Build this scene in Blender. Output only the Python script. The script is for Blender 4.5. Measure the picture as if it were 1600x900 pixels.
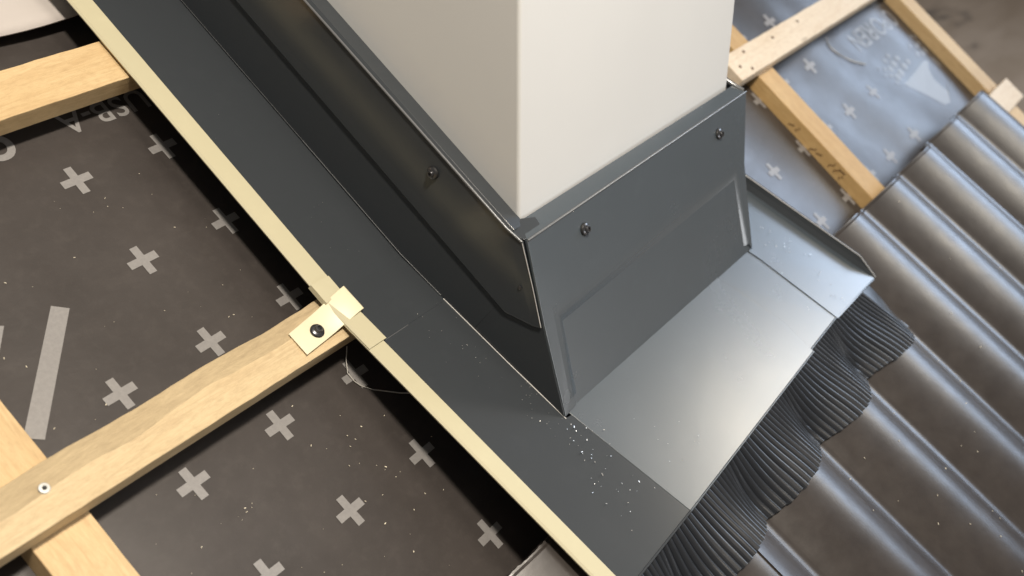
import bpy, math, random
from mathutils import Vector, Matrix
random.seed(7)
for o in list(bpy.data.objects): bpy.data.objects.remove(o)
sc = bpy.context.scene
COL = sc.collection
PITCH = 0.63675                      # roof pitch, 36.5 degrees
ROT = Matrix.Rotation(PITCH, 3, 'X')

# Roof coordinates in decimetres: x along the battens, s down the slope, m out of the roof.
def W(x, s, m): return ROT @ Vector((x*.1, -s*.1, m*.1))
def D(x, s, m): return (ROT @ Vector((x, -s, m))).normalized()

# ---------------------------------------------------------------- camera
cam_d = bpy.data.cameras.new('camera'); cam = bpy.data.objects.new('camera', cam_d); COL.objects.link(cam)
right = D(0.58074, 0.65419, 0.48454)
down = D(-0.40553, 0.74856, -0.52460)
fwd = D(0.70589, -0.10816, -0.70001)
Mx = Matrix((right, -down, -fwd)).transposed().to_4x4()
Mx.translation = W(-5.46477, 4.54036, 8.79531)
cam.matrix_world = Mx
cam_d.sensor_width = 36; cam_d.lens = 36*1760.79/1600
cam_d.clip_start = .02; cam_d.clip_end = 60
cam_d.dof.use_dof = True; cam_d.dof.focus_distance = 1.07; cam_d.dof.aperture_fstop = 5.2
sc.camera = cam

# ---------------------------------------------------------------- light of the room
w = bpy.data.worlds.new('World'); sc.world = w; w.use_nodes = True
bg = w.node_tree.nodes['Background']
bg.inputs[0].default_value = (.80, .78, .76, 1); bg.inputs[1].default_value = .21
def lamp(name, pos, target, sx, sy, power, color, roll=0):
    d = bpy.data.lights.new(name, 'AREA'); d.shape = 'RECTANGLE'; d.size = sx; d.size_y = sy
    d.energy = power; d.color = color
    o = bpy.data.objects.new(name, d); COL.objects.link(o)
    p, t = W(*pos), W(*target); o.location = p
    o.rotation_euler = (t-p).to_track_quat('-Z', 'Y').to_euler()
    return o
lamp('ceiling_lamp', (-4.2, .5, 20), (2, 3, 0), .16, .16, 42, (1, .90, .77))
lamp('ceiling_panel', (2.0, 0, 22), (2, 3, 0), .5, .16, 14, (1, .90, .78))
lamp('warm_room_lamp', (26, 6.5, 19.5), (5.5, 5.4, .8), .62, .52, 11, (1, .90, .74))
lamp('window', (48, 7, 21.5), (10, 5, .5), 2.5, 1.15, 78, (.60, .76, 1.0))
lamp('added_tray_fill', (23, -2, 31), (3, 4.5, .8), 2.2, 2.2, 4, (1, .97, .92))  # added unseen panel, a dim fill to brighten lower tray and apron
lamp('front_room_light', (14, 36, 10), (4, 4, 1), 2.0, 1.4, 60, (.95, .97, 1.0))
sc.view_settings.view_transform = 'Standard'; sc.view_settings.look = 'None'
sc.view_settings.exposure = .12; sc.view_settings.gamma = 1
sc.render.engine = 'CYCLES'
sc.cycles.max_bounces = 8

# ---------------------------------------------------------------- materials
def mat(name, col, rough=.5, metal=0, spec=.5, ior=1.5):
    m = bpy.data.materials.new(name); m.use_nodes = True
    b = m.node_tree.nodes['Principled BSDF']
    b.inputs['Base Color'].default_value = (*col, 1); b.inputs['Roughness'].default_value = rough
    b.inputs['Metallic'].default_value = metal; b.inputs['IOR'].default_value = ior
    b.inputs['Specular IOR Level'].default_value = spec
    return m
def N(m, t, **kw):
    n = m.node_tree.nodes.new(t)
    for k, v in kw.items():
        if k in n.inputs: n.inputs[k].default_value = v
        else: setattr(n, k, v)
    return n
def L(m, a, b): m.node_tree.links.new(a, b)
def B(m): return m.node_tree.nodes['Principled BSDF']
def coords(m, scale=(1, 1, 1), rot=(0, 0, 0)):
    tc = N(m, 'ShaderNodeTexCoord'); mp = N(m, 'ShaderNodeMapping')
    mp.inputs['Scale'].default_value = scale; mp.inputs['Rotation'].default_value = rot
    L(m, tc.outputs['Object'], mp.inputs['Vector']); return mp.outputs['Vector']
def ramp(m, fac, stops):
    r = N(m, 'ShaderNodeValToRGB'); e = r.color_ramp.elements
    while len(e) < len(stops): e.new(.5)
    for i, (p, c) in enumerate(stops):
        e[i].position = p; e[i].color = (*c, 1) if len(c) == 3 else c
    L(m, fac, r.inputs[0]); return r.outputs[0]
def noise(m, vec, scale, detail=4, rough=.5, dist=0):
    n = N(m, 'ShaderNodeTexNoise'); n.inputs['Scale'].default_value = scale
    n.inputs['Detail'].default_value = detail; n.inputs['Roughness'].default_value = rough
    n.inputs['Distortion'].default_value = dist
    L(m, vec, n.inputs['Vector']); return n.outputs['Fac']
def mixc(m, fac, a, b, mode='MIX'):
    n = N(m, 'ShaderNodeMix', data_type='RGBA', blend_type=mode)
    for sck, v in ((n.inputs[0], fac), (n.inputs[6], a), (n.inputs[7], b)):
        if isinstance(v, (int, float)): sck.default_value = v
        elif isinstance(v, tuple): sck.default_value = (*v, 1)
        else: L(m, v, sck)
    return n.outputs[2]
def bump(m, h, strength, dist=.001, prev=None):
    n = N(m, 'ShaderNodeBump'); n.inputs['Strength'].default_value = strength
    n.inputs['Distance'].default_value = dist; L(m, h, n.inputs['Height'])
    if prev: L(m, prev, n.inputs['Normal'])
    L(m, n.outputs[0], B(m).inputs['Normal']); return n.outputs[0]

def metal_mat(name, base, rough, ior=1.6):
    m = mat(name, base, rough, .0, .5, ior)
    v = coords(m)
    n1 = noise(m, v, 5, 3); n2 = noise(m, v, 2600, 2)
    c = mixc(m, ramp(m, noise(m, v, 35, 6, .65), [(.55, (0, 0, 0)), (.85, (.12, .12, .12))]), base, tuple(min(1, x*1.5+.02) for x in base))
    L(m, c, B(m).inputs['Base Color'])
    r = ramp(m, noise(m, v, 14, 5, .6), [(.3, (rough-.01,)*3), (.75, (rough+.02,)*3)])
    L(m, r, B(m).inputs['Roughness'])
    p = bump(m, n1, .10, .003)
    bump(m, n2, .06, .0001, p)
    return m
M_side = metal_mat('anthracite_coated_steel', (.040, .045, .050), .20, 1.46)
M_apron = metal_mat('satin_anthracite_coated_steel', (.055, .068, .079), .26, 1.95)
M_edge = metal_mat('pale_primer_coated_steel', (.50, .46, .31), .42, 1.5)
M_clip = metal_mat('cream_primer_steel', (.72, .66, .46), .38, 1.5)
M_raw = mat('cut_steel_edge', (.50, .49, .47), .5, .3)
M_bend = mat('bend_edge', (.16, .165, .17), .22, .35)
M_screw = mat('dark_oxide_screw_steel', (.10, .10, .105), .28, .8)
M_zinc = mat('zinc_plated_screw_steel', (.50, .50, .47), .45, .6)
M_rubber = mat('black_sealing_rubber', (.012, .012, .012), .6)
M_hole = mat('dark_socket', (.01, .01, .01), .6)

M_chim = mat('cream_painted_chimney_board', (.60, .575, .505), .55)
v = coords(M_chim)
L(M_chim, mixc(M_chim, ramp(M_chim, noise(M_chim, v, 3, 4), [(.3, (0,)*3), (.7, (1,)*3)]), (.575, .578, .565), (.615, .618, .605)), B(M_chim).inputs['Base Color'])
bump(M_chim, noise(M_chim, v, 900, 3), .08, .0004)

M_mem = mat('brown_grey_roof_membrane', (.085, .073, .066), .42, 0, .5, 1.42)
v = coords(M_mem)
c1 = mixc(M_mem, ramp(M_mem, noise(M_mem, v, 11, 6, .6), [(.3, (0,)*3), (.72, (1,)*3)]), (.044, .038, .035), (.062, .054, .050))
c2 = mixc(M_mem, ramp(M_mem, noise(M_mem, v, 70, 6, .7), [(.5, (0,)*3), (.8, (.3,)*3)]), c1, (.10, .088, .08))
L(M_mem, c2, B(M_mem).inputs['Base Color'])
L(M_mem, ramp(M_mem, noise(M_mem, v, 16, 5, .6), [(.3, (.31,)*3), (.75, (.40,)*3)]), B(M_mem).inputs['Roughness'])
p = bump(M_mem, noise(M_mem, v, 1500, 3, .7), .18, .0002)
bump(M_mem, noise(M_mem, coords(M_mem, (1, 2.2, 1)), 60, 3, .5), .10, .0015, p)
M_print = mat('grey_print', (.30, .29, .275), .45)
v = coords(M_print)
L(M_print, mixc(M_print, ramp(M_print, noise(M_print, v, 260, 5, .7), [(.35, (0,)*3), (.7, (1,)*3)]), (.23, .22, .215), (.27, .26, .25)), B(M_print).inputs['Base Color'])
M_print2 = mat('faint_grey_print', (.22, .22, .22), .40)

def wood_mat(name, pale, mid, dark, scale=1, rough=.6, knots=True):
    m = mat(name, mid, rough)
    tc = N(m, 'ShaderNodeTexCoord'); info = N(m, 'ShaderNodeObjectInfo')
    off = N(m, 'ShaderNodeVectorMath', operation='SCALE'); off.inputs['Scale'].default_value = 7.0
    cmb = N(m, 'ShaderNodeCombineXYZ')
    for i in range(3): L(m, info.outputs['Random'], cmb.inputs[i])
    L(m, cmb.outputs[0], off.inputs[0])
    add = N(m, 'ShaderNodeVectorMath', operation='ADD'); L(m, tc.outputs['Object'], add.inputs[0]); L(m, off.outputs[0], add.inputs[1])
    mp = N(m, 'ShaderNodeMapping'); mp.inputs['Scale'].default_value = (.055*scale, 1*scale, 1*scale); L(m, add.outputs[0], mp.inputs['Vector'])
    mpl = N(m, 'ShaderNodeMapping'); mpl.inputs['Scale'].default_value = (.35, 1, 1); L(m, add.outputs[0], mpl.inputs['Vector'])
    big = noise(m, mpl.outputs[0], 22, 3, .5)
    wv = N(m, 'ShaderNodeTexNoise'); wv.inputs['Scale'].default_value = 62; wv.inputs['Detail'].default_value = 3
    wv.inputs['Distortion'].default_value = .6
    sep = N(m, 'ShaderNodeVectorMath', operation='ADD'); L(m, mp.outputs[0], sep.inputs[0])
    s2 = N(m, 'ShaderNodeVectorMath', operation='SCALE'); s2.inputs['Scale'].default_value = .012
    L(m, mpl.outputs[0], s2.inputs[0]); L(m, s2.outputs[0], sep.inputs[1])
    L(m, sep.outputs[0], wv.inputs['Vector'])
    fine = noise(m, mp.outputs[0], 1300, 4, .8); fuzz = noise(m, mpl.outputs[0], 240, 5, .75)
    g = ramp(m, wv.outputs['Fac'], [(.32, pale), (.47, mid), (.52, dark), (.56, pale), (.68, mid), (.72, dark), (.75, mid)])
    c = mixc(m, .30, mixc(m, ramp(m, big, [(.35, (0,)*3), (.7, (1,)*3)]), pale, mid), g)
    c = mixc(m, ramp(m, fine, [(.38, (0,)*3), (.72, (.5,)*3)]), c, dark)
    c = mixc(m, ramp(m, fuzz, [(.46, (0,)*3), (.72, (.38,)*3)]), c, tuple(x*.8 for x in dark))
    if knots:
        vo = N(m, 'ShaderNodeTexVoronoi'); vo.inputs['Scale'].default_value = 9; L(m, mpl.outputs[0], vo.inputs['Vector'])
        c = mixc(m, ramp(m, vo.outputs['Distance'], [(.0, (.75,)*3), (.035, (.6,)*3), (.06, (0,)*3)]), c, tuple(x*.55 for x in dark))
    L(m, c, B(m).inputs['Base Color'])
    p = bump(m, fine, .5, .0007); p = bump(m, fuzz, .35, .0008, p)
    bump(m, wv.outputs['Fac'], .25, .0008, p)
    return m
M_wood = wood_mat('rough_sawn_spruce', (.66, .52, .31), (.57, .43, .24), (.40, .28, .15))
M_wood2 = wood_mat('planed_spruce', (.68, .51, .28), (.60, .43, .22), (.47, .30, .14))
M_wood3 = wood_mat('overlit_spruce', (.80, .70, .55), (.74, .62, .46), (.58, .42, .26))  # spruce whitened: overexposure by the window painted into the wood colour
M_wood4 = wood_mat('orange_spruce', (.62, .43, .20), (.55, .36, .15), (.42, .24, .08))
M_wane = mat('weathered_wane', (.42, .34, .22), .85)
v = coords(M_wane, (.2, 1, 1))
L(M_wane, mixc(M_wane, ramp(M_wane, noise(M_wane, v, 220, 6, .75), [(.3, (0,)*3), (.7, (1,)*3)]), (.42, .32, .19), (.60, .47, .28)), B(M_wane).inputs['Base Color'])
bump(M_wane, noise(M_wane, v, 500, 6, .8), .9, .0015)

M_tile = mat('dark_brown_engobe', (.050, .040, .036), .3, 0, .5, 1.58)
v = coords(M_tile)
L(M_tile, mixc(M_tile, ramp(M_tile, noise(M_tile, v, 30, 6, .65), [(.35, (0,)*3), (.75, (1,)*3)]), (.030, .024, .021), (.046, .038, .033)), B(M_tile).inputs['Base Color'])
L(M_tile, ramp(M_tile, noise(M_tile, v, 45, 5, .6), [(.3, (.30,)*3), (.75, (.37,)*3)]), B(M_tile).inputs['Roughness'])
p = bump(M_tile, noise(M_tile, v, 900, 3, .6), .12, .0003)
bump(M_tile, noise(M_tile, v, 40, 3, .5), .06, .003, p)
M_lead = mat('pleated_dark_foil', (.014, .016, .020), .36, 0, .5, 1.55)
v = coords(M_lead); bump(M_lead, noise(M_lead, v, 800, 3), .2, .0003)
M_floor = mat('brown_floor', (.20, .165, .135), .5)
v = coords(M_floor, (.45, 1.6, 1), (0, 0, .5))
c = mixc(M_floor, ramp(M_floor, noise(M_floor, v, 3.2, 6, .6, .6), [(.35, (0,)*3), (.7, (1,)*3)]), (.42, .30, .20), (.56, .42, .30))
c = mixc(M_floor, ramp(M_floor, noise(M_floor, v, 2.1, 5, .55, .5), [(.60, (0,)*3), (.66, (.75,)*3)]), c, (.12, .09, .07))
L(M_floor, c, B(M_floor).inputs['Base Color'])
M_sheet = mat('off_white_sheet', (.52, .48, .45), .7)
M_swarf = mat('bright_metal_swarf', (.85, .84, .80), .25, .7)
M_dust = mat('pale_sawdust', (.72, .66, .52), .8)
M_wire = mat('pale_thread', (.5, .48, .44), .5)
M_ink = mat('brown_ink_stamp', (.12, .06, .025), .7)

# ---------------------------------------------------------------- builders
def tag(o, label=None, cat=None, group=None, kind=None):
    if label: o['label'] = label
    if cat: o['category'] = cat
    if group: o['group'] = group
    if kind: o['kind'] = kind
    return o
BASE = {}
def thing(name, base, label=None, cat=None, group=None, kind=None, rz=0):
    o = bpy.data.objects.new(name, None); COL.objects.link(o); o.empty_display_size = .02
    o.location = W(*base); o.rotation_euler = (PITCH, 0, 0)
    BASE[o] = base
    return tag(o, label, cat, group, kind)
def mesh_obj(name, verts, faces, m, parent=None, base=None, smooth=False, mats=None, midx=None):
    """verts in roof decimetres; origin at the parent's base, or at base when top-level"""
    b = BASE[parent] if parent is not None else (base or (0, 0, 0))
    me = bpy.data.meshes.new(name)
    me.from_pydata([((x-b[0])*.1, -(s-b[1])*.1, (h-b[2])*.1) for x, s, h in verts], [], faces)
    me.materials.append(m)
    for e in (mats or []): me.materials.append(e)
    if midx: me.polygons.foreach_set('material_index', midx)
    if smooth: me.polygons.foreach_set('use_smooth', [True]*len(me.polygons))
    me.update()
    o = bpy.data.objects.new(name, me); COL.objects.link(o)
    if parent is not None: o.parent = parent; BASE[o] = b
    else: o.location = W(*b); o.rotation_euler = (PITCH, 0, 0); BASE[o] = b
    return o
def recalc(o):
    import bmesh
    bm = bmesh.new(); bm.from_mesh(o.data); bmesh.ops.recalc_face_normals(bm, faces=bm.faces); bm.to_mesh(o.data); bm.free()
def bevel(o, wd, seg=2, ang=30):
    b = o.modifiers.new('bevel', 'BEVEL'); b.width = wd; b.segments = seg; b.limit_method = 'ANGLE'; b.angle_limit = math.radians(ang)
    return o
def plate(name, top, thick, m, parent, bev=.00025, base=None, normal=None):
    """a sheet of metal: outline (3-D polygon) given thickness against its normal"""
    P = [Vector(p) for p in top]
    if normal is None:
        n = Vector((0, 0, 0))
        for i in range(len(P)):
            a, b = P[i]-P[0], P[(i+1) % len(P)]-P[0]; n += a.cross(b)
        n.normalize()
        if n.z < 0 and abs(n.z) > .05: n = -n
    else: n = Vector(normal).normalized()
    lo = [p-n*thick for p in P]; k = len(P)
    vs = [tuple(p) for p in P+lo]
    fs = [tuple(range(k)), tuple(range(2*k-1, k-1, -1))]+[(i, i+k, (i+1) % k+k, (i+1) % k) for i in range(k)]
    o = mesh_obj(name, vs, fs, m, parent, base); recalc(o)
    if bev: bevel(o, bev, 2)
    return o
def grid_verts(xs, ss, f): return [(x, s, f(x, s)) for s in ss for x in xs]
def grid_faces(nx, ns): return [(j*nx+i, j*nx+i+1, (j+1)*nx+i+1, (j+1)*nx+i) for j in range(ns-1) for i in range(nx-1)]
def rng(a, b, n): return [a+(b-a)*i/(n-1) for i in range(n)]
def lathe(name, prof, c, n, m, parent, seg=28):
    """profile (radius, height) turned about direction n at c, roof dm"""
    n = Vector(n).normalized(); a = n.orthogonal().normalized(); b = n.cross(a); c = Vector(c)
    vs, fs = [], []
    for r, h in prof:
        for k in range(seg):
            t = 2*math.pi*k/seg
            vs.append(tuple(c+n*h+(a*math.cos(t)+b*math.sin(t))*r))
    for j in range(len(prof)-1):
        for k in range(seg):
            fs.append((j*seg+k, j*seg+(k+1) % seg, (j+1)*seg+(k+1) % seg, (j+1)*seg+k))
    fs.append(tuple(range((len(prof)-1)*seg, len(prof)*seg)))
    o = mesh_obj(name, vs, fs, m, parent, smooth=True); recalc(o)
    e = o.modifiers.new('split', 'EDGE_SPLIT'); e.split_angle = math.radians(40)
    return o
def star(c, n, r, h, m, parent):
    """six-lobed socket"""
    n = Vector(n).normalized(); a = n.orthogonal().normalized(); b = n.cross(a); c = Vector(c)+n*h
    vs = []
    for k in range(24):
        t = 2*math.pi*k/24; rr = r*(1+.22*math.cos(6*t)); vs.append(tuple(c+(a*math.cos(t)+b*math.sin(t))*rr))
    return mesh_obj('socket', vs, [tuple(range(24))], m, parent)
def roof_screw(c, n, parent, R=.062):
    s = lathe('screw', [(R*.92, .020), (R*.92, .026), (R*.72, .034), (R*.58, .036), (R*.56, .054), (R*.50, .060), (R*.30, .061), (R*.27, .046), (.001, .045)], c, n, M_screw, parent)
    lathe('washer', [(R*1.0, 0), (R*1.04, .008), (R*1.0, .016), (R*.92, .021), (R*.5, .021)], c, n, M_rubber, s)
    star(c, n, R*.22, .0485, M_hole, s)
    return s

def tube(name, pts, r, m, parent=None, seg=6, base=None):
    vs, fs = [], []
    P = [Vector(p) for p in pts]
    for i, p in enumerate(P):
        t = (P[min(i+1, len(P)-1)]-P[max(i-1, 0)]).normalized(); a = t.orthogonal().normalized(); b = t.cross(a)
        for k in range(seg):
            an = 2*math.pi*k/seg; vs.append(tuple(p+(a*math.cos(an)+b*math.sin(an))*r))
        if i:
            for k in range(seg): fs.append(((i-1)*seg+k, (i-1)*seg+(k+1) % seg, i*seg+(k+1) % seg, i*seg+k))
    o = mesh_obj(name, vs, fs, m, parent, base, smooth=True); recalc(o); return o

# ================================================================ SETTING
# floor of the room, level, far below the roof model
me = bpy.data.meshes.new('floor')
me.from_pydata([(-6, -6, 0), (8, -6, 0), (8, 8, 0), (-6, 8, 0)], [], [(0, 1, 2, 3)]); me.materials.append(M_floor)
fl = bpy.data.objects.new('floor', me); COL.objects.link(fl); fl.location = (0, 0, -1.25); fl['kind'] = 'structure'

def sm(t): t = max(0, min(1, t)); return t*t*(3-2*t)
CB = [(-2.43, -1.90), (10.22, 10.73), (16.18, 16.66)]      # counter battens
def um(x, s):
    """height of the membrane: almost flat, lazily rippled on the right"""
    a = .004*math.sin(1.9*x+.7*s)*math.sin(.8*s+1)
    k = sm((x-6.8)/1.5)*.050
    r = k*(math.sin(2.3*x-1.0*s+.8*math.sin(.7*s+x*.35))*.75+.25*math.sin(1.3*x+1.5*s+1.0))
    near = min(abs(x-c) if not (a0 <= x <= b0) else 0 for a0, b0 in CB for c in (a0, b0))
    return (a+r)*sm(near/.35)
xs = rng(-7, 16.72, 300); ss = rng(-6.5, 10.2, 180)
vs = grid_verts(xs, ss, um); fs = grid_faces(len(xs), len(ss))
und = mesh_obj('roof_underlay', vs, fs, M_mem, None, (4, 4, 0), True); recalc(und); und['kind'] = 'structure'
tag(mesh_obj('roof_deck', [(-7, -6.5, -.10), (16.7, -6.5, -.10), (16.7, 10.2, -.10), (-7, 10.2, -.10), (-7, -6.5, -.28), (16.7, -6.5, -.28), (16.7, 10.2, -.28), (-7, 10.2, -.28)],
     [(0, 1, 2, 3), (7, 6, 5, 4), (0, 4, 5, 1), (1, 5, 6, 2), (2, 6, 7, 3), (3, 7, 4, 0)], M_wood, None, (4, 4, -.30)), kind='structure')

def flat_print(name, poly, m=M_print, dz=.006):
    o = mesh_obj(name, [(x, s, um(x, s)+dz) for x, s in poly], [tuple(range(len(poly)))], m, und)
    recalc(o)
    if o.data.polygons[0].normal.z < 0: o.data.flip_normals()
    return o
def cross(cx, cs, a=.155, h=.041):
    p = [(-h, -a), (h, -a), (h, -h), (a, -h), (a, h), (h, h), (h, a), (-h, a), (-h, h), (-a, h), (-a, -h), (-h, -h)]
    t = random.uniform(-.03, .03)
    q = [(cx+u*math.cos(t)-v*math.sin(t), cs+u*math.sin(t)+v*math.cos(t)) for u, v in p]
    vs = [(x, s, um(x, s)+.006) for x, s in q]+[(cx, cs, um(cx, cs)+.006)]
    # the four arms and the middle
    f = [(0, 1, 2, 11), (2, 3, 4, 5), (5, 6, 7, 8), (8, 9, 10, 11), (2, 5, 12), (5, 8, 12), (8, 11, 12), (11, 2, 12)]
    o = mesh_obj('printed_cross', vs, f, M_print, und)
    if o.data.polygons[0].normal.z < 0: o.data.flip_normals()
seen_cross = []
for i in (-1, 0, 1):
    for j in range(0, 6):
        if i == -1 and j < 2: continue
        seen_cross.append((i, j*.9985))
for i in range(9, 15):
    for j in range(1, 6):
        if (i >= 13 and j <= 3) or (i == 14): continue
        if i == 9 and j < 3: continue
        seen_cross.append((i+.154, (j-.0075)*.9985))
for c in seen_cross: cross(*c)
# slanting printed bars at the left
flat_print('printed_bar', [(-.985, 1.01), (-.865, 1.105), (-1.75, 2.02), (-1.88, 1.92)])
flat_print('printed_bar', [(-1.53, .93), (-1.42, .99), (-2.35, 2.03), (-2.49, 1.93)])
def text(body, x, s, size, wscale, m, name='printed_text', thick=.0, parent=und, spacing=1):
    cu = bpy.data.curves.new(name, 'FONT'); cu.body = body; cu.size = 1; cu.offset = thick; cu.resolution_u = 6; cu.space_character = spacing
    to = bpy.data.objects.new('tmp', cu); COL.objects.link(to)
    bpy.context.view_layer.update()
    dg = bpy.context.evaluated_depsgraph_get()
    me = bpy.data.meshes.new_from_object(to.evaluated_get(dg))
    bpy.data.objects.remove(to)
    vs = [(x-v.co.x*size*wscale, s+v.co.y*size) for v in me.vertices]      # printed the other way up: reads towards -x
    o = mesh_obj(name, [(a, b, um(a, b)+.006) for a, b in vs], [tuple(p.vertices) for p in me.polygons], m, parent)
    if o.data.polygons[0].normal.z < 0: o.data.flip_normals()
    return o
text('USB-A', 1.24, -.70, .345, 1.02, M_print, thick=.012, spacing=1.05)
text('O', -.27, -.71, .36, 1.0, M_print, thick=.05)
text('OPOREN', 15.95, 2.90, .56, .86, M_print2, thick=.012)
text('UNI', 15.9, 2.66, .20, 1.0, M_print2, thick=.01)
# printed cone and its drops
cone = [(14.35, 4.22), (14.87, 4.187), (15.48, 4.12), (15.94, 4.18), (15.96, 4.39), (15.58, 4.76), (15.28, 5.02), (15.02, 4.98), (14.727, 4.64)]
flat_print('printed_cone', cone, M_print2, .005)
for k, (x, s, r) in enumerate([(14.39, 4.05, .085), (14.59, 4.02, .085), (14.40, 3.86, .07), (14.62, 3.82, .075), (14.22, 3.96, .05), (14.22, 3.80, .045), (14.45, 3.68, .05), (14.66, 3.64, .05), (14.84, 3.78, .06), (14.84, 3.97, .075), (14.2, 4.12, .05), (14.06, 3.9, .035), (15.05, 3.95, .06), (14.06, 3.72, .03),
        (15.90, 3.98, .07), (15.70, 4.0, .06), (15.90, 3.80, .06), (15.72, 3.82, .055), (15.52, 3.95, .055), (16.05, 3.66, .05), (15.85, 3.62, .045), (15.5, 3.76, .04)]):
    flat_print('printed_drop', [(x+r*math.cos(t*math.pi/6), s+r*math.sin(t*math.pi/6)) for t in range(12)], M_print2, .006)

# ================================================================ BATTENS
def board(name, x0, x1, s0, s1, m0, m1, m, label, cat='batten', group=None, along='x', rough=.004, wane=None, ends=None):
    """sawn timber; origin at one end, local x along the grain"""
    n = 60; L_ = (x1-x0) if along == 'x' else (s1-s0); wd = (s1-s0) if along == 'x' else (x1-x0); th = m1-m0
    vs, fs, mi = [], [], []
    for i in range(n+1):
        u = L_*i/n
        j = [random.uniform(-rough, rough) for _ in range(6)]
        wn = wane(u) if wane else (0, 0)
        # ring: far-bottom, far-top, (shoulder) , near-top, near-bottom; v runs towards the eave
        ring = [(wn[0]*.3, 0), (wn[0]+j[0], th-wn[1]+j[1]*.5), (wn[0]+.10+wn[1]*1.7+j[2], th+j[3]*.2), (wd+j[4], th+j[5]*.2), (wd, 0)]
        for v_, h_ in ring: vs.append((u, v_, h_))
        if i:
            a, b = (i-1)*5, i*5
            for k in range(5):
                fs.append((a+k, a+(k+1) % 5, b+(k+1) % 5, b+k)); mi.append(1 if (wane and k in (0, 1)) else 0)
    fs += [(4, 3, 2, 1, 0), tuple(n*5+k for k in range(5))]; mi += [0, 0]
    me = bpy.data.meshes.new(name); me.from_pydata([(a*.1, -b*.1, c*.1) for a, b, c in vs], [], fs)
    me.materials.append(m); me.materials.append(M_wane); me.polygons.foreach_set('material_index', mi)
    o = bpy.data.objects.new(name, me); COL.objects.link(o)
    if along == 'x': loc = (x0, s0, m0); R3 = ROT
    else: loc = (x1, s0, m0); R3 = ROT @ Matrix.Rotation(-math.pi/2, 3, 'Z')
    mw = R3.to_4x4(); mw.translation = W(*loc); o.matrix_world = mw
    recalc(o); bevel(o, .0008, 2, 50)
    tag(o, label, cat, group); BASE[o] = loc
    return o
def wane_main(u):
    k = sm((u-.3)/2.)*(1-sm((u-6.6)/1.2))
    return ((.012+.006*random.random()+.006*math.sin(u*4.1))*k, (.062+.012*math.sin(u*1.9)+.008*math.sin(u*5.3+1)+.006*random.random())*k)
bm_ = board('batten', -6.2, 1.30, 2.27, 2.755, .25, .50, M_wood, 'rough sawn batten held by the cream clip and the dark screw', group='horizontal battens', wane=wane_main, rough=.003)
board('batten', -6.2, 1.75, -1.03, -.55, .25, .50, M_wood2, 'smooth honey coloured batten ending under the flashing edge, top left', group='horizontal battens')
board('batten', 9.33, 17.4, 2.235, 2.70, .25, .50, M_wood3, 'bleached batten with dark nail holes beside the chimney, top right', group='horizontal battens')  # its paleness is window light put into the wood colour
board('batten', -6.2, 16.60, 5.375, 5.845, .25, .50, M_wood3, 'batten under the tile heads, its light-whitened end showing past the last tile', group='horizontal battens')
board('batten', -6.2, 16.60, 8.90, 9.37, .25, .50, M_wood, 'batten under the lower ends of the tiles', group='horizontal battens')
board('counter_batten', -2.44, -1.93, -6.4, 10.1, 0, .25, M_wood2, 'counter batten crossing under the batten at bottom left', 'counter batten', 'counter battens', 's')
cb = board('counter_batten', 10.22, 10.73, -6.4, 10.1, 0, .25, M_wood4, 'orange counter batten with brown ink marks between chimney and tiles', 'counter batten', 'counter battens', 's')
board('counter_batten', 16.18, 16.66, -6.4, 10.1, 0, .25, M_wood2, 'counter batten along the edge of the roof above the floor, top right', 'counter batten', 'counter battens', 's')
# screw in the main batten (local axes of the board = roof axes)
sc1 = lathe('screw', [(.042, .0), (.045, .004), (.040, .009), (.020, .010), (.018, .002), (.001, .002)], (-2.189, 2.483, .50), (0, 0, 1), M_zinc, bm_)
star((-2.189, 2.483, .50), (0, 0, 1), .017, .0105, M_hole, sc1)
# ink stamp on the orange counter batten's side, nail holes on the pale batten
def world_child(name, verts, faces, m, parent):
    """child of a board given in roof coordinates"""
    inv = parent.matrix_world.inverted()
    me = bpy.data.meshes.new(name); me.from_pydata([tuple(inv @ W(*v)) for v in verts], [], faces); me.materials.append(m)
    o = bpy.data.objects.new(name, me); COL.objects.link(o); o.parent = parent; return o
bpy.context.view_layer.update()
random.seed(3)
def mark(s, h, ang, ln, wd):
    pts = []
    for t in rng(-1, 1, 7):
        pts.append((s+math.cos(ang)*ln*t+.03*math.sin(t*3), h+math.sin(ang)*ln*t))
    vs, fs = [], []
    for i, (a, b) in enumerate(pts):
        q = wd*(1-.6*abs(i-3)/3)
        vs += [(10.215, a-math.sin(ang)*q, b+math.cos(ang)*q), (10.215, a+math.sin(ang)*q, b-math.cos(ang)*q)]
        if i: fs.append((2*i-2, 2*i-1, 2*i+1, 2*i))
    world_child('ink_mark', vs, fs, M_ink, cb)
for a in [(3.60, .10, 1.2, .05, .012), (3.72, .12, 1.9, .05, .012), (4.10, .08, 1.3, .06, .014), (4.22, .10, 1.0, .05, .014), (4.47, .13, 1.5, .07, .012), (4.58, .13, 1.6, .07, .012), (4.66, .18, .3, .05, .012), (4.70, .10, 1.9, .05, .012)]:
    mark(*a)
pale = [o for o in COL.objects if o.name.startswith('batten') and 'overlit' in o.get('label', '')][0]
for x, s in ((9.55, 2.50), (9.93, 2.33), (9.78, 2.62), (10.9, 2.37), (11.9, 2.35)):
    world_child('nail_hole', [(x+.035*math.cos(t*math.pi/4), s+.028*math.sin(t*math.pi/4), .504) for t in range(8)], [tuple(range(7, -1, -1))], M_ink, pale)

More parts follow.
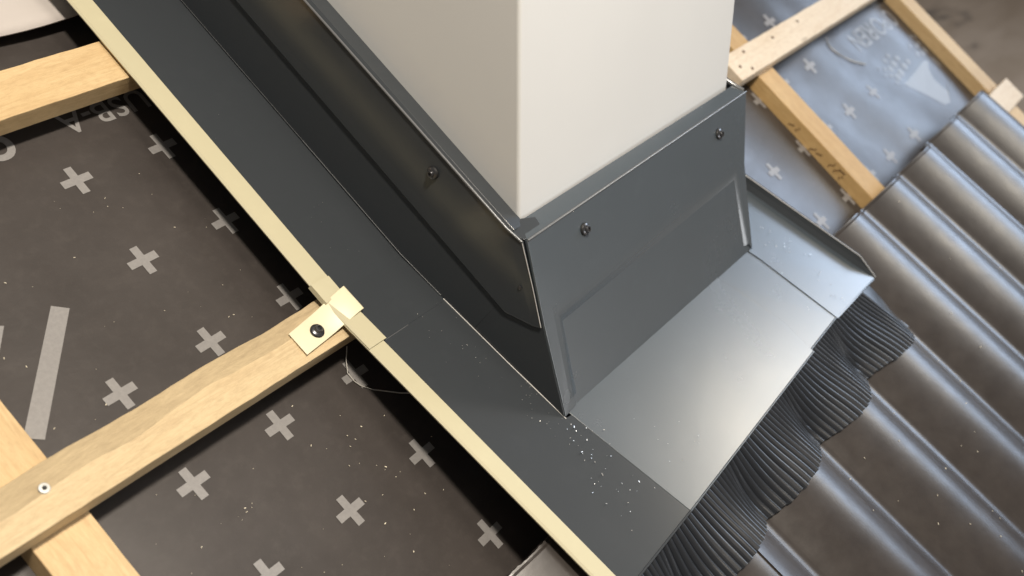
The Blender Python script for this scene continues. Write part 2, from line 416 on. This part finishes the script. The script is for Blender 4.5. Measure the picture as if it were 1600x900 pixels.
# ================================================================ ROOF TILES
PER = 1.5
def wave(x, s=5.2):
    p = ((x-8.5)/PER) % 1.0           # 0 at the crest, rising side on the left
    if p > .5: p -= 1
    c = abs(math.cos(math.pi*p))
    h = .245*c**.95*(1+.06*math.sin(2*math.pi*p))
    tr = abs(abs(p)-.5)               # small rib in the trough
    h += .024*math.exp(-(tr/.020)**2)
    return .50+h+.085*(s-5.2)      # each tile's foot rides up on the course below
tiles = thing('roof_tiling', (8, 5.2, .5), 'dark brown wavy roof tiles laid around the chimney flashing, right side and bottom', 'roof tiles')
def tile(x0, x1, s0, s1, dz, part='roof_tile', rough=0, label=None):
    nx, ns = 72, 16
    xs = rng(x0, x1, nx); ss = [s0, s0+.02, s0+.045, s0+.3]+rng(s0+.6, s1-.2, ns-6)+[s1-.06, s1]
    def top(x, s):
        e = 0
        d0 = s-s0
        if d0 < .035: e -= .012
        if s1-s < .06: e -= .03
        return wave(x, s)+dz+.018*(x-x0)/3.0+e+.005
    jit = [random.uniform(-rough, rough) for _ in xs]
    vs = [(x, s+(jit[i] if j == 0 else 0), top(x, s)) for j, s in enumerate(ss) for i, x in enumerate(xs)]
    nt = len(vs); vs += [(x, s, h-.11) for x, s, h in vs]
    n2 = len(ss)
    fs = grid_faces(nx, n2); fs += [tuple(reversed([q+nt for q in f])) for f in grid_faces(nx, n2)]
    rim = [i for i in range(nx)]+[j*nx+nx-1 for j in range(1, n2)]+[(n2-1)*nx+i for i in range(nx-2, -1, -1)]+[j*nx for j in range(n2-2, 0, -1)]
    for a, b in zip(rim, rim[1:]+rim[:1]): fs.append((a, b, b+nt, a+nt))
    o = mesh_obj(part, vs, fs, M_tile, tiles, smooth=True); recalc(o)
    e = o.modifiers.new('split', 'EDGE_SPLIT'); e.split_angle = math.radians(22)
    if label: o['label'] = label
    return o
J0 = 8.68
tile(J0+3, J0+6.35, 5.20, 9.62, .000)
tile(J0, J0+3.06, 5.23, 9.62, .012)
tile(J0-3, J0+.06, 5.20, 9.62, .004)
tile(J0-6, J0-2.94, 5.24, 9.62, .010)
tile(.42, J0-5.94, 5.335, 9.62, -.02, rough=.008, label='roughly cut end of the tile beside the flashing edge')
tile(-2.9, .38, 5.62, 9.62, -.01)

# ================================================================ CHIMNEY
PX0, PX1, CM = 2.13, 6.40, 1.95
upv = Vector((0, -.5946, .8040)); hv = Vector((0, -.8040, -.5946))   # vertical; horizontal going back
def chim_pt(x, back, up): 
    b = Vector((0, 3.005, 1.90))+hv*back+upv*up; return (x, b.y, b.z)
vs = []
for up in (-2.3, 14):
    for x, bk in ((PX0, 0), (PX1, 0), (PX1, 6.2), (PX0, 6.2)): vs.append(chim_pt(x, bk, up))
ch = mesh_obj('chimney', vs, [(3, 2, 1, 0), (4, 5, 6, 7), (0, 1, 5, 4), (1, 2, 6, 5), (2, 3, 7, 6), (3, 0, 4, 7)], M_chim, None, (4.2, 3, .3)); recalc(ch)
bevel(ch, .0035, 4); tag(ch, 'square cream painted chimney shaft rising through the roof', 'chimney')

# ================================================================ FLASHING
F = thing('chimney_flashing', (4, 4.6, .6), 'anthracite sheet metal flashing wrapped round the foot of the chimney', 'flashing')
def mf(s): return .53+max(0, s-2.35)*.114
XB = 1.975                                          # foot of the side upstand
XL, XR = .85, 1.05                                  # the folded pale rim
def strip_plate(name, prof, s_list, m, thick=.012, parent=F, bev=.0002):
    """sheet whose cross-section prof(s) (list of x, m) runs down the slope"""
    k = len(prof(s_list[0])); vs = []
    for s in s_list:
        for x, h in prof(s): vs.append((x, s, h))
    fs = [(j*k+i, j*k+i+1, (j+1)*k+i+1, (j+1)*k+i) for j in range(len(s_list)-1) for i in range(k-1)]
    o = mesh_obj(name, vs, fs, m, parent); recalc(o)
    so = o.modifiers.new('solid', 'SOLIDIFY'); so.thickness = thick*.1; so.offset = 0
    if bev: bevel(o, bev, 2, 40)
    return o
up_s = [-6.2, -3, 0, 2.35, 2.99]
lo_s = [2.2, 2.35, 3.4, 4.65, 6.13]
def edge_s(x): return 6.13-(x-1.31)*.0375            # lower edge of the apron
# side trays
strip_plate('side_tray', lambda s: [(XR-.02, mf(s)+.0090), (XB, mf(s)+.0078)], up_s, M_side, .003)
vs = [(XR-.02, 2.2, mf(2.2)), (XB, 2.2, mf(2.2)), (XR-.02, 2.35, .53), (XB, 2.35, .53), (XR-.02, 4.65, mf(4.65)), (XB, 4.65, mf(4.65))]
# lower tray runs on round the front corner up to the first joint
ys = [2.2, 2.35, 3.5, 4.643]
lv = []; lf = []
for s in ys: lv += [(XR-.02, s, mf(s)), (XB, s, mf(s))]
for i in range(3): lf.append((2*i, 2*i+1, 2*i+3, 2*i+2))
nb = len(lv); lv += [(2.075, 4.66, mf(4.66)), (2.27, edge_s(2.27), mf(6.09)), (XR-.02, edge_s(XR), mf(6.13))]
lf.append((nb-2, nb-1, nb, nb+1, nb+2))
o = mesh_obj('side_tray', lv, lf, M_side, F); recalc(o)
so = o.modifiers.new('solid', 'SOLIDIFY'); so.thickness = .0012; so.offset = 0; bevel(o, .0002, 2, 40)
tube('cut_edge', [(1.06, 2.992, .611), (1.22, 2.993, .611), (1.40, 2.993, .611)], .0045, M_bend, F)
# pale folded rims (the primer coated back of the sheet turned over)
def rim_prof(xl, xr, dz): return lambda s: [(xr, mf(s)+dz+.012), (xr-.012, mf(s)+dz+.030), (xl+.02, mf(s)+dz+.026), (xl, mf(s)+dz+.012), (xl+.01, mf(s)+dz-.012), (xr-.03, mf(s)+dz-.016)]
strip_plate('folded_rim', rim_prof(XL-.002, XR+.025, .018), up_s, M_edge, .008)
strip_plate('folded_rim', rim_prof(XL-.004, XR-.008, .0), [2.2, 2.35, 3.4, 4.65, 6.13], M_edge, .008)
# side upstand, lower layer and proud upper band
XT = 1.955
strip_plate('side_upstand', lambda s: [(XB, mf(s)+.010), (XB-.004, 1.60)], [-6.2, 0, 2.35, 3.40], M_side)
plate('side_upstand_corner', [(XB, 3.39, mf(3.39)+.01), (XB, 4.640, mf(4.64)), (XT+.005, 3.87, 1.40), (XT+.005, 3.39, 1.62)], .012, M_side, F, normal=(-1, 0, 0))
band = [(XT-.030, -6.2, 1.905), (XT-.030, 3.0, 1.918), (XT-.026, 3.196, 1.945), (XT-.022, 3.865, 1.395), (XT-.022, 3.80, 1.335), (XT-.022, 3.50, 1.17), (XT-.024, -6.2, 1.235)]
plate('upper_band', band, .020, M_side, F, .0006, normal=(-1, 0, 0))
# lip of the side band running in to the chimney, with the folded tab at the corner
strip_plate('top_lip', lambda s: [(XT-.040, 1.915+.008*sm((s-2.6)/.5)), (XT-.010, 1.945+.008*sm((s-2.6)/.5)), (PX0+.004, 1.925)], [-6.2, -3, 0, 2.0, 2.6, 2.9, 3.06], M_side, .010)
plate('corner_tab', [(XT-.036, 3.04, 1.931), (PX0+.01, 3.0, 1.935), (PX0+.16, 3.06, 1.945), (PX0+.13, 3.145, 1.955), (XT+.0, 3.19, 1.958)], .010, M_side, F, normal=(0, 0, 1))

# front upstand: plane through A (top) and Bq (foot)
A = Vector((0, 3.20, 1.95)); Bq = Vector((0, 4.62, .785)); dn = (Bq-A); fn = Vector((0, -dn.z, dn.y)).normalized()
def fp(x, t, off=0):
    q = A+dn*t+fn*off; return (x, q.y, q.z)
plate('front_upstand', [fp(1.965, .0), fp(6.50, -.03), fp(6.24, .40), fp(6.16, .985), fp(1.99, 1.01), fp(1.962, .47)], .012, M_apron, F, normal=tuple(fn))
# proud frame: upper band and the two side borders of the pressed panel
PR = .026
fr = [fp(1.962, -.004, PR), fp(6.525, -.034, PR), fp(6.25, .40, PR), fp(6.165, .985, PR), fp(6.10, .93, PR), fp(6.075, .395, PR), fp(2.17, .447, PR), fp(2.155, .89, PR), fp(2.19, .985, PR*.9), fp(1.990, 1.0, PR*.9), fp(1.955, .475, PR)]
o = plate('front_frame', fr, PR+.006, M_apron, F, .0006, normal=tuple(fn))
o.modifiers['bevel'].segments = 4
# soft bend from the proud band down to the pressed panel
iv = [(6.085, .93, PR), (6.06, .395, PR), (2.18, .442, PR), (2.165, .93, PR)]
ov = [(6.01, .93, .0006), (5.99, .465, .0006), (2.26, .512, .0006), (2.25, .93, .0006)]
mv = [((a[0]*.4+b[0]*.6), (a[1]*.4+b[1]*.6), .012) for a, b in zip(iv, ov)]
vs = [fp(6.115, .93, PR+.0008), fp(6.09, .355, PR+.0008), fp(2.13, .402, PR+.0008), fp(2.115, .93, PR+.0008)]+[fp(*q) for q in iv]+[fp(*q) for q in mv]+[fp(*q) for q in ov]
o = mesh_obj('panel_bend', vs, [(r_*4+k, r_*4+k+1, r_*4+k+5, r_*4+k+4) for r_ in range(3) for k in range(3)], M_apron, F, smooth=True)
recalc(o)
# ledge of the front band running back to the chimney
plate('top_lip', [fp(1.962, .0, .022), fp(6.525, -.030, .022), (6.50, 3.005, 1.965), (PX0-.0, 3.010, 1.925)], .010, M_apron, F)
# pale line where the band turns over
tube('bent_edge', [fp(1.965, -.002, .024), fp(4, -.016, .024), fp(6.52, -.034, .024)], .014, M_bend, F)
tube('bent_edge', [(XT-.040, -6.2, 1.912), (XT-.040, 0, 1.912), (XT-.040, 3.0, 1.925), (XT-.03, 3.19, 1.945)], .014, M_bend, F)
tube('cut_edge', [(XT-.032, 3.20, 1.94), (XT-.028, 3.55, 1.665), (XT-.026, 3.86, 1.405)], .0045, M_raw, F)
tube('cut_edge', [(XB-.012, .8, .565), (XB-.012, 2.35, .565), (XB-.012, 2.93, .618)], .005, M_bend, F)
tube('cut_edge', [(XB-.012, -6, .562), (XB-.012, .8, .565)], .003, M_bend, F)
tube('cut_edge', [(XB-.012, 2.97, .612), (XB-.010, 3.9, .716), (XB+.004, 4.650, .800)], .0055, M_raw, F)
# right-hand side: upstand, curled top corner, tray with its turned-up rim
strip_plate('side_upstand', lambda s: [(6.42, mf(s)), (6.50, 1.93)], [-6.2, 0, 2.35, 3.12], M_side)
strip_plate('side_tray', lambda s: [(6.30, mf(s)-.006), (7.10, mf(s)-.006)], [-6.2, 0, 2.35, 3.95], M_side)
tube('curled_corner', [(6.47, 2.72, 1.93), (6.47, 2.92, 1.955), (6.50, 3.06, 1.975), (6.53, 3.13, 1.985)], .030, M_bend, F, seg=10)
def ap(x, s, dz=0): return (x, s, mf(s)+dz)
# apron panels, each lapping the next
plate('apron_panel', [ap(2.06, 4.60, .010), ap(5.27, 4.575, .016), ap(5.42, 5.0, .016), ap(5.53, 5.5, .014), ap(5.50, edge_s(5.5), .012), ap(2.27, edge_s(2.27)+.005, .010)], .010, M_apron, F, .0004)
plate('apron_panel', [ap(5.20, 4.57, .004), ap(6.12, 4.60, .004), ap(6.335, edge_s(6.33)-.03, .004), ap(5.45, edge_s(5.5)-.04, .0)], .010, M_apron, F, .0003)
plate('apron_corner', [ap(6.18, 4.0, .008), ap(7.11, 3.965, .004), ap(7.40, 5.0, .006), ap(7.555, edge_s(7.4)+.04, .012), ap(6.33, edge_s(6.33)-.015, .014), ap(6.15, 4.78, .016), ap(6.10, 4.60, .016)], .010, M_apron, F, .0003)
def rr(s):
    x = 7.11+(s-3.965)*.2
    return x
rv = []; rs = rng(3.6, 5.93, 8)
for s in rs:
    h = .125*(1-sm((s-5.6)/.34))+.012
    x = 7.11+(s-3.965)*.222
    rv.append((x, s, h))
vs = []; fs = []
for i, (x, s, h) in enumerate(rv):
    vs += [(x, s, mf(s)), (x+.035, s, mf(s)+h*.55), (x+.05, s, mf(s)+h), (x+.10, s, mf(s)+h-.012)]
    if i:
        for k in range(3): fs.append((i*4-4+k, i*4-3+k, i*4+1+k, i*4+k))
o = mesh_obj('turned_up_rim', vs, fs, M_side, F); recalc(o)
so = o.modifiers.new('solid', 'SOLIDIFY'); so.thickness = .0010; so.offset = 0; bevel(o, .0003, 2, 30)
tube('cut_edge', [(x+.05, s, mf(s)+h+.004) for x, s, h in rv], .006, M_raw, F)
# folded front hem of the apron
tube('front_hem', [ap(1.06, 6.125, .0), ap(2.27, 6.09, .004)], .014, M_side, F)
tube('front_hem', [ap(2.27, 6.09, .004), ap(5.50, 5.968, .006)], .014, M_apron, F)
tube('front_hem', [ap(5.46, 5.935, -.004), ap(6.335, 5.905, .0), ap(7.53, 5.935, .004)], .014, M_apron, F)
# screws and rivet
roof_screw((XT-.030, 2.131, 1.687), (-1, 0, 0), F)
for x, t in ((2.839, .125), (5.713, .108)): roof_screw(fp(x, t, PR), tuple(fn), F)
lathe('rivet', [(.018, 0), (.020, .006), (.010, .012), (.001, .012)], (XT-.030, 3.46, 1.551), (-1, 0, 0), M_screw, F, 12)

# pleated skirt dressed down over the tiles
def skirt():
    x0, x1 = 1.12, 7.42; npl = int((x1-x0)/.080); sub = 8; nx = npl*sub+1
    ns = 30
    # arc-length parameter along the tile wave at the outer edge
    xo0, xo1 = 1.05, 7.75; K = 3000; acc = [0]; X = rng(xo0, xo1, K)
    for i in range(1, K):
        acc.append(acc[-1]+math.hypot(X[i]-X[i-1], wave(X[i])-wave(X[i-1])))
    tot = acc[-1]  # length of the wavy outer edge
    def xout(t):
        tgt = t*tot; lo, hi = 0, K-1
        while hi-lo > 1:
            mid = (lo+hi)//2
            if acc[mid] < tgt: lo = mid
            else: hi = mid
        return X[lo]
    vs = []
    seedv = [random.uniform(-1, 1) for _ in range(npl+2)]
    for j in range(ns):
        v_ = j/(ns-1)
        for i in range(nx):
            t = i/(nx-1); xi = x0+(x1-x0)*t; xo = xout(t)
            e = sm(v_)*.55+v_*.45
            x = xi+(xo-xi)*e
            si = 5.96-.0375*(xi-1.31)+.02
            se = 6.77-.06*(t)+.09*((wave(xo)-.50)/.25)+.025*math.sin(7*t*math.pi)+.01*seedv[i//sub]
            s = si+(se-si)*v_
            hi_ = mf(si)-.03; ho = wave(x, s)+.075
            # sag between the hem and the tile
            b = sm(v_*1.15)
            h = hi_+(ho-hi_)*b
            h = max(h, wave(x, s)+.06) if v_ > .15 else max(h, min(hi_, wave(x, s)+.06))
            ph = (i % sub)/sub
            tri = abs(math.sin(math.pi*ph))
            amp = .036*(.85+.2*math.sin(math.pi*min(1, v_+.25)))*(1+.25*seedv[i//sub])
            if t > .955: amp *= max(0, 1-(t-.955)/.01)
            vs.append((x, s, h+amp*(tri-.5)))
    o = mesh_obj('pleated_skirt', vs, grid_faces(nx, ns), M_lead, F); recalc(o)
    so = o.modifiers.new('solid', 'SOLIDIFY'); so.thickness = .0006; so.offset = 0
    return o
skirt()

# ================================================================ CLIP
clip = thing('fixing_clip', (.7, 2.5, .51), 'cream sheet metal clip hooked over the flashing rim and screwed to the batten', 'clip')
cp = [(.355, 2.436, .520), (1.085, 2.335, .602), (1.105, 2.640, .632), (.80, 2.665, .560), (.357, 2.696, .520)]
vs = []; fs = []
prof = [(.352, .513), (.62, .516), (.74, .530), (.84, .566), (.93, .602), (1.02, .622), (1.09, .630), (1.108, .612)]
for i, (x, h) in enumerate(prof):
    t = (x-.352)/.756
    vs += [(x, 2.440-.097*t, h-.006), (x, 2.698-.066*t, h+.008)]
    if i: fs.append((2*i-2, 2*i, 2*i+1, 2*i-1))
o = mesh_obj('clip_plate', vs, fs, M_clip, clip, smooth=True); recalc(o)
so = o.modifiers.new('solid', 'SOLIDIFY'); so.thickness = .0010; so.offset = 1; bevel(o, .0005, 3, 30)
o = mesh_obj('side_flap', [(.842, 2.17, .588), (.842, 2.40, .592), (1.055, 2.37, .606), (1.060, 2.18, .600), (.835, 2.17, .54), (.835, 2.40, .54)], [(0, 1, 2, 3), (0, 4, 5, 1)], M_edge, clip); recalc(o)
so = o.modifiers.new('solid', 'SOLIDIFY'); so.thickness = .0008; so.offset = 0
roof_screw((.600, 2.560, .528), (0, 0, 1), clip, .068)

# ================================================================ WHITE SHEET AT THE TOP LEFT
nx, ns = 40, 20; vs = []
for j in range(ns):
    for i in range(nx):
        x = -5.5+6.7*i/(nx-1); f = j/(ns-1)
        s = -4.5+f*(2.88+.035*math.sin(x*2.2)+.02*x)
        vs.append((x, s, .24+.05*math.sin(x*1.3+s)+.02*math.sin(s*3)-.03*f))
o = mesh_obj('white_sheet', vs, grid_faces(nx, ns), M_sheet, None, (-2, -3, .2), True); recalc(o)
so = o.modifiers.new('solid', 'SOLIDIFY'); so.thickness = .002; so.offset = 0
tag(o, 'off white sheet lying on the roof above the upper left batten', 'sheet')

# ================================================================ SMALL LOOSE THINGS
random.seed(21)
def flakes(name, pts, m, label, cat):
    vs, fs = [], []
    for x, s, h, r in pts:
        r *= .62; a = random.uniform(0, 6.28); k = len(vs); e = random.uniform(.25, .6)
        up = r*random.uniform(.25, .7)
        for u, v_, z in ((-1, -e, 0), (1, -e*.6, up), (1.1, e, up*.8), (-.8, e*.8, up*.3), (-1, -e, -.004), (1, -e*.6, up-.006), (1.1, e, up*.8-.006), (-.8, e*.8, up*.3-.006)):
            vs.append((x+r*(u*math.cos(a)-v_*math.sin(a)), s+r*(u*math.sin(a)+v_*math.cos(a)), h+z+.004))
        fs += [(k, k+1, k+2, k+3), (k+7, k+6, k+5, k+4), (k, k+4, k+5, k+1), (k+1, k+5, k+6, k+2), (k+2, k+6, k+7, k+3), (k+3, k+7, k+4, k)]
    o = mesh_obj(name, vs, fs, m, None, pts[0][:3]); recalc(o)
    tag(o, label, cat, kind='stuff'); return o
pts = []
def scat(n, x0, s0, x1, s1, sp, rmin=.004, rmax=.011, dz=.012):
    for _ in range(n):
        t = random.random(); x = x0+(x1-x0)*t+random.gauss(0, sp); s = s0+(s1-s0)*t+random.gauss(0, sp)
        if x < 1.12 or (x > XB-.03 and s < 4.7 and x < 6.3) or s > 5.9: continue
        pts.append((x, s, mf(s)+dz+.008, random.uniform(rmin, rmax)))
scat(26, 1.95, 4.75, 1.78, 5.35, .09, .005, .013)
scat(26, 1.85, 4.15, 1.85, 4.75, .09, .003, .007)
scat(20, 1.6, 2.9, 1.8, 4.2, .15, .003, .006)
scat(16, 1.9, 5.0, 1.6, 5.8, .22, .004, .009)
scat(9, 2.6, 5.5, 3.0, 5.7, .12, .004, .009, .02)
scat(20, 6.45, 4.5, 6.85, 5.0, .14, .005, .013, .018)
scat(10, 6.8, 5.4, 6.6, 5.8, .10, .004, .010, .018)
scat(10, 1.3, 0, 1.6, 2.4, .15, .003, .005, .03)
for x, s, r in ((1.80, 4.98, .022), (1.78, 5.26, .022), (1.96, 4.76, .018), (6.95, 5.15, .020), (2.05, 5.55, .016)): pts.append((x, s, mf(s)+.022, r))
flakes('metal_swarf', pts, M_swarf, 'bright metal filings scattered over the dark flashing', 'metal swarf')
pts = []
for _ in range(95):
    x = random.uniform(-2.3, 1.0); s = random.uniform(0, 5.4)
    if 2.2 < s < 2.85: continue
    pts.append((x, s, um(x, s), random.choice((.004, .005, .007, .013))))
for _ in range(16): pts.append((random.gauss(.4, .25), random.gauss(3.9, .35), .006, random.uniform(.006, .016)))
for _ in range(26):
    x = random.uniform(8.9, 15.5); s = random.uniform(5.4, 9); pts.append((x, s, wave(x, s)+.035, random.uniform(.008, .016)))
for _ in range(30):
    x = random.uniform(4, 8.6); s = random.uniform(7, 9.3); pts.append((x, s, wave(x, s)+.035, random.uniform(.008, .018)))
flakes('sawdust', pts, M_dust, 'pale wood chips and sawdust specks on the underlay and the tiles', 'sawdust')
o = tube('loose_thread', [(1.07, 2.74, .10), (.98, 2.85, .06), (.925, 2.947, .03), (.93, 3.05, .02), (.96, 3.13, .015), (1.04, 3.22, .015), (1.133, 3.30, .02), (1.25, 3.41, .04), (1.40, 3.55, .12)], .006, M_wire, None, base=(1, 3, 0))
tag(o, 'thin pale thread lying on the underlay beside the pale flashing rim', 'thread')
o = tube('loose_thread', [(13.29, 2.74, um(13.29, 2.74)+.02), (13.13, 2.86, um(13.13, 2.86)+.02), (13.11, 2.98, um(13.11, 2.98)+.02), (13.18, 3.12, um(13.18, 3.12)+.02), (13.32, 3.26, um(13.32, 3.26)+.02), (13.5, 3.39, um(13.5, 3.39)+.02), (13.75, 3.52, um(13.75, 3.52)+.02)], .011, M_wire, None, base=(13, 3, 0))
tag(o, 'curved pale thread on the blue grey underlay below the bleached batten', 'thread')
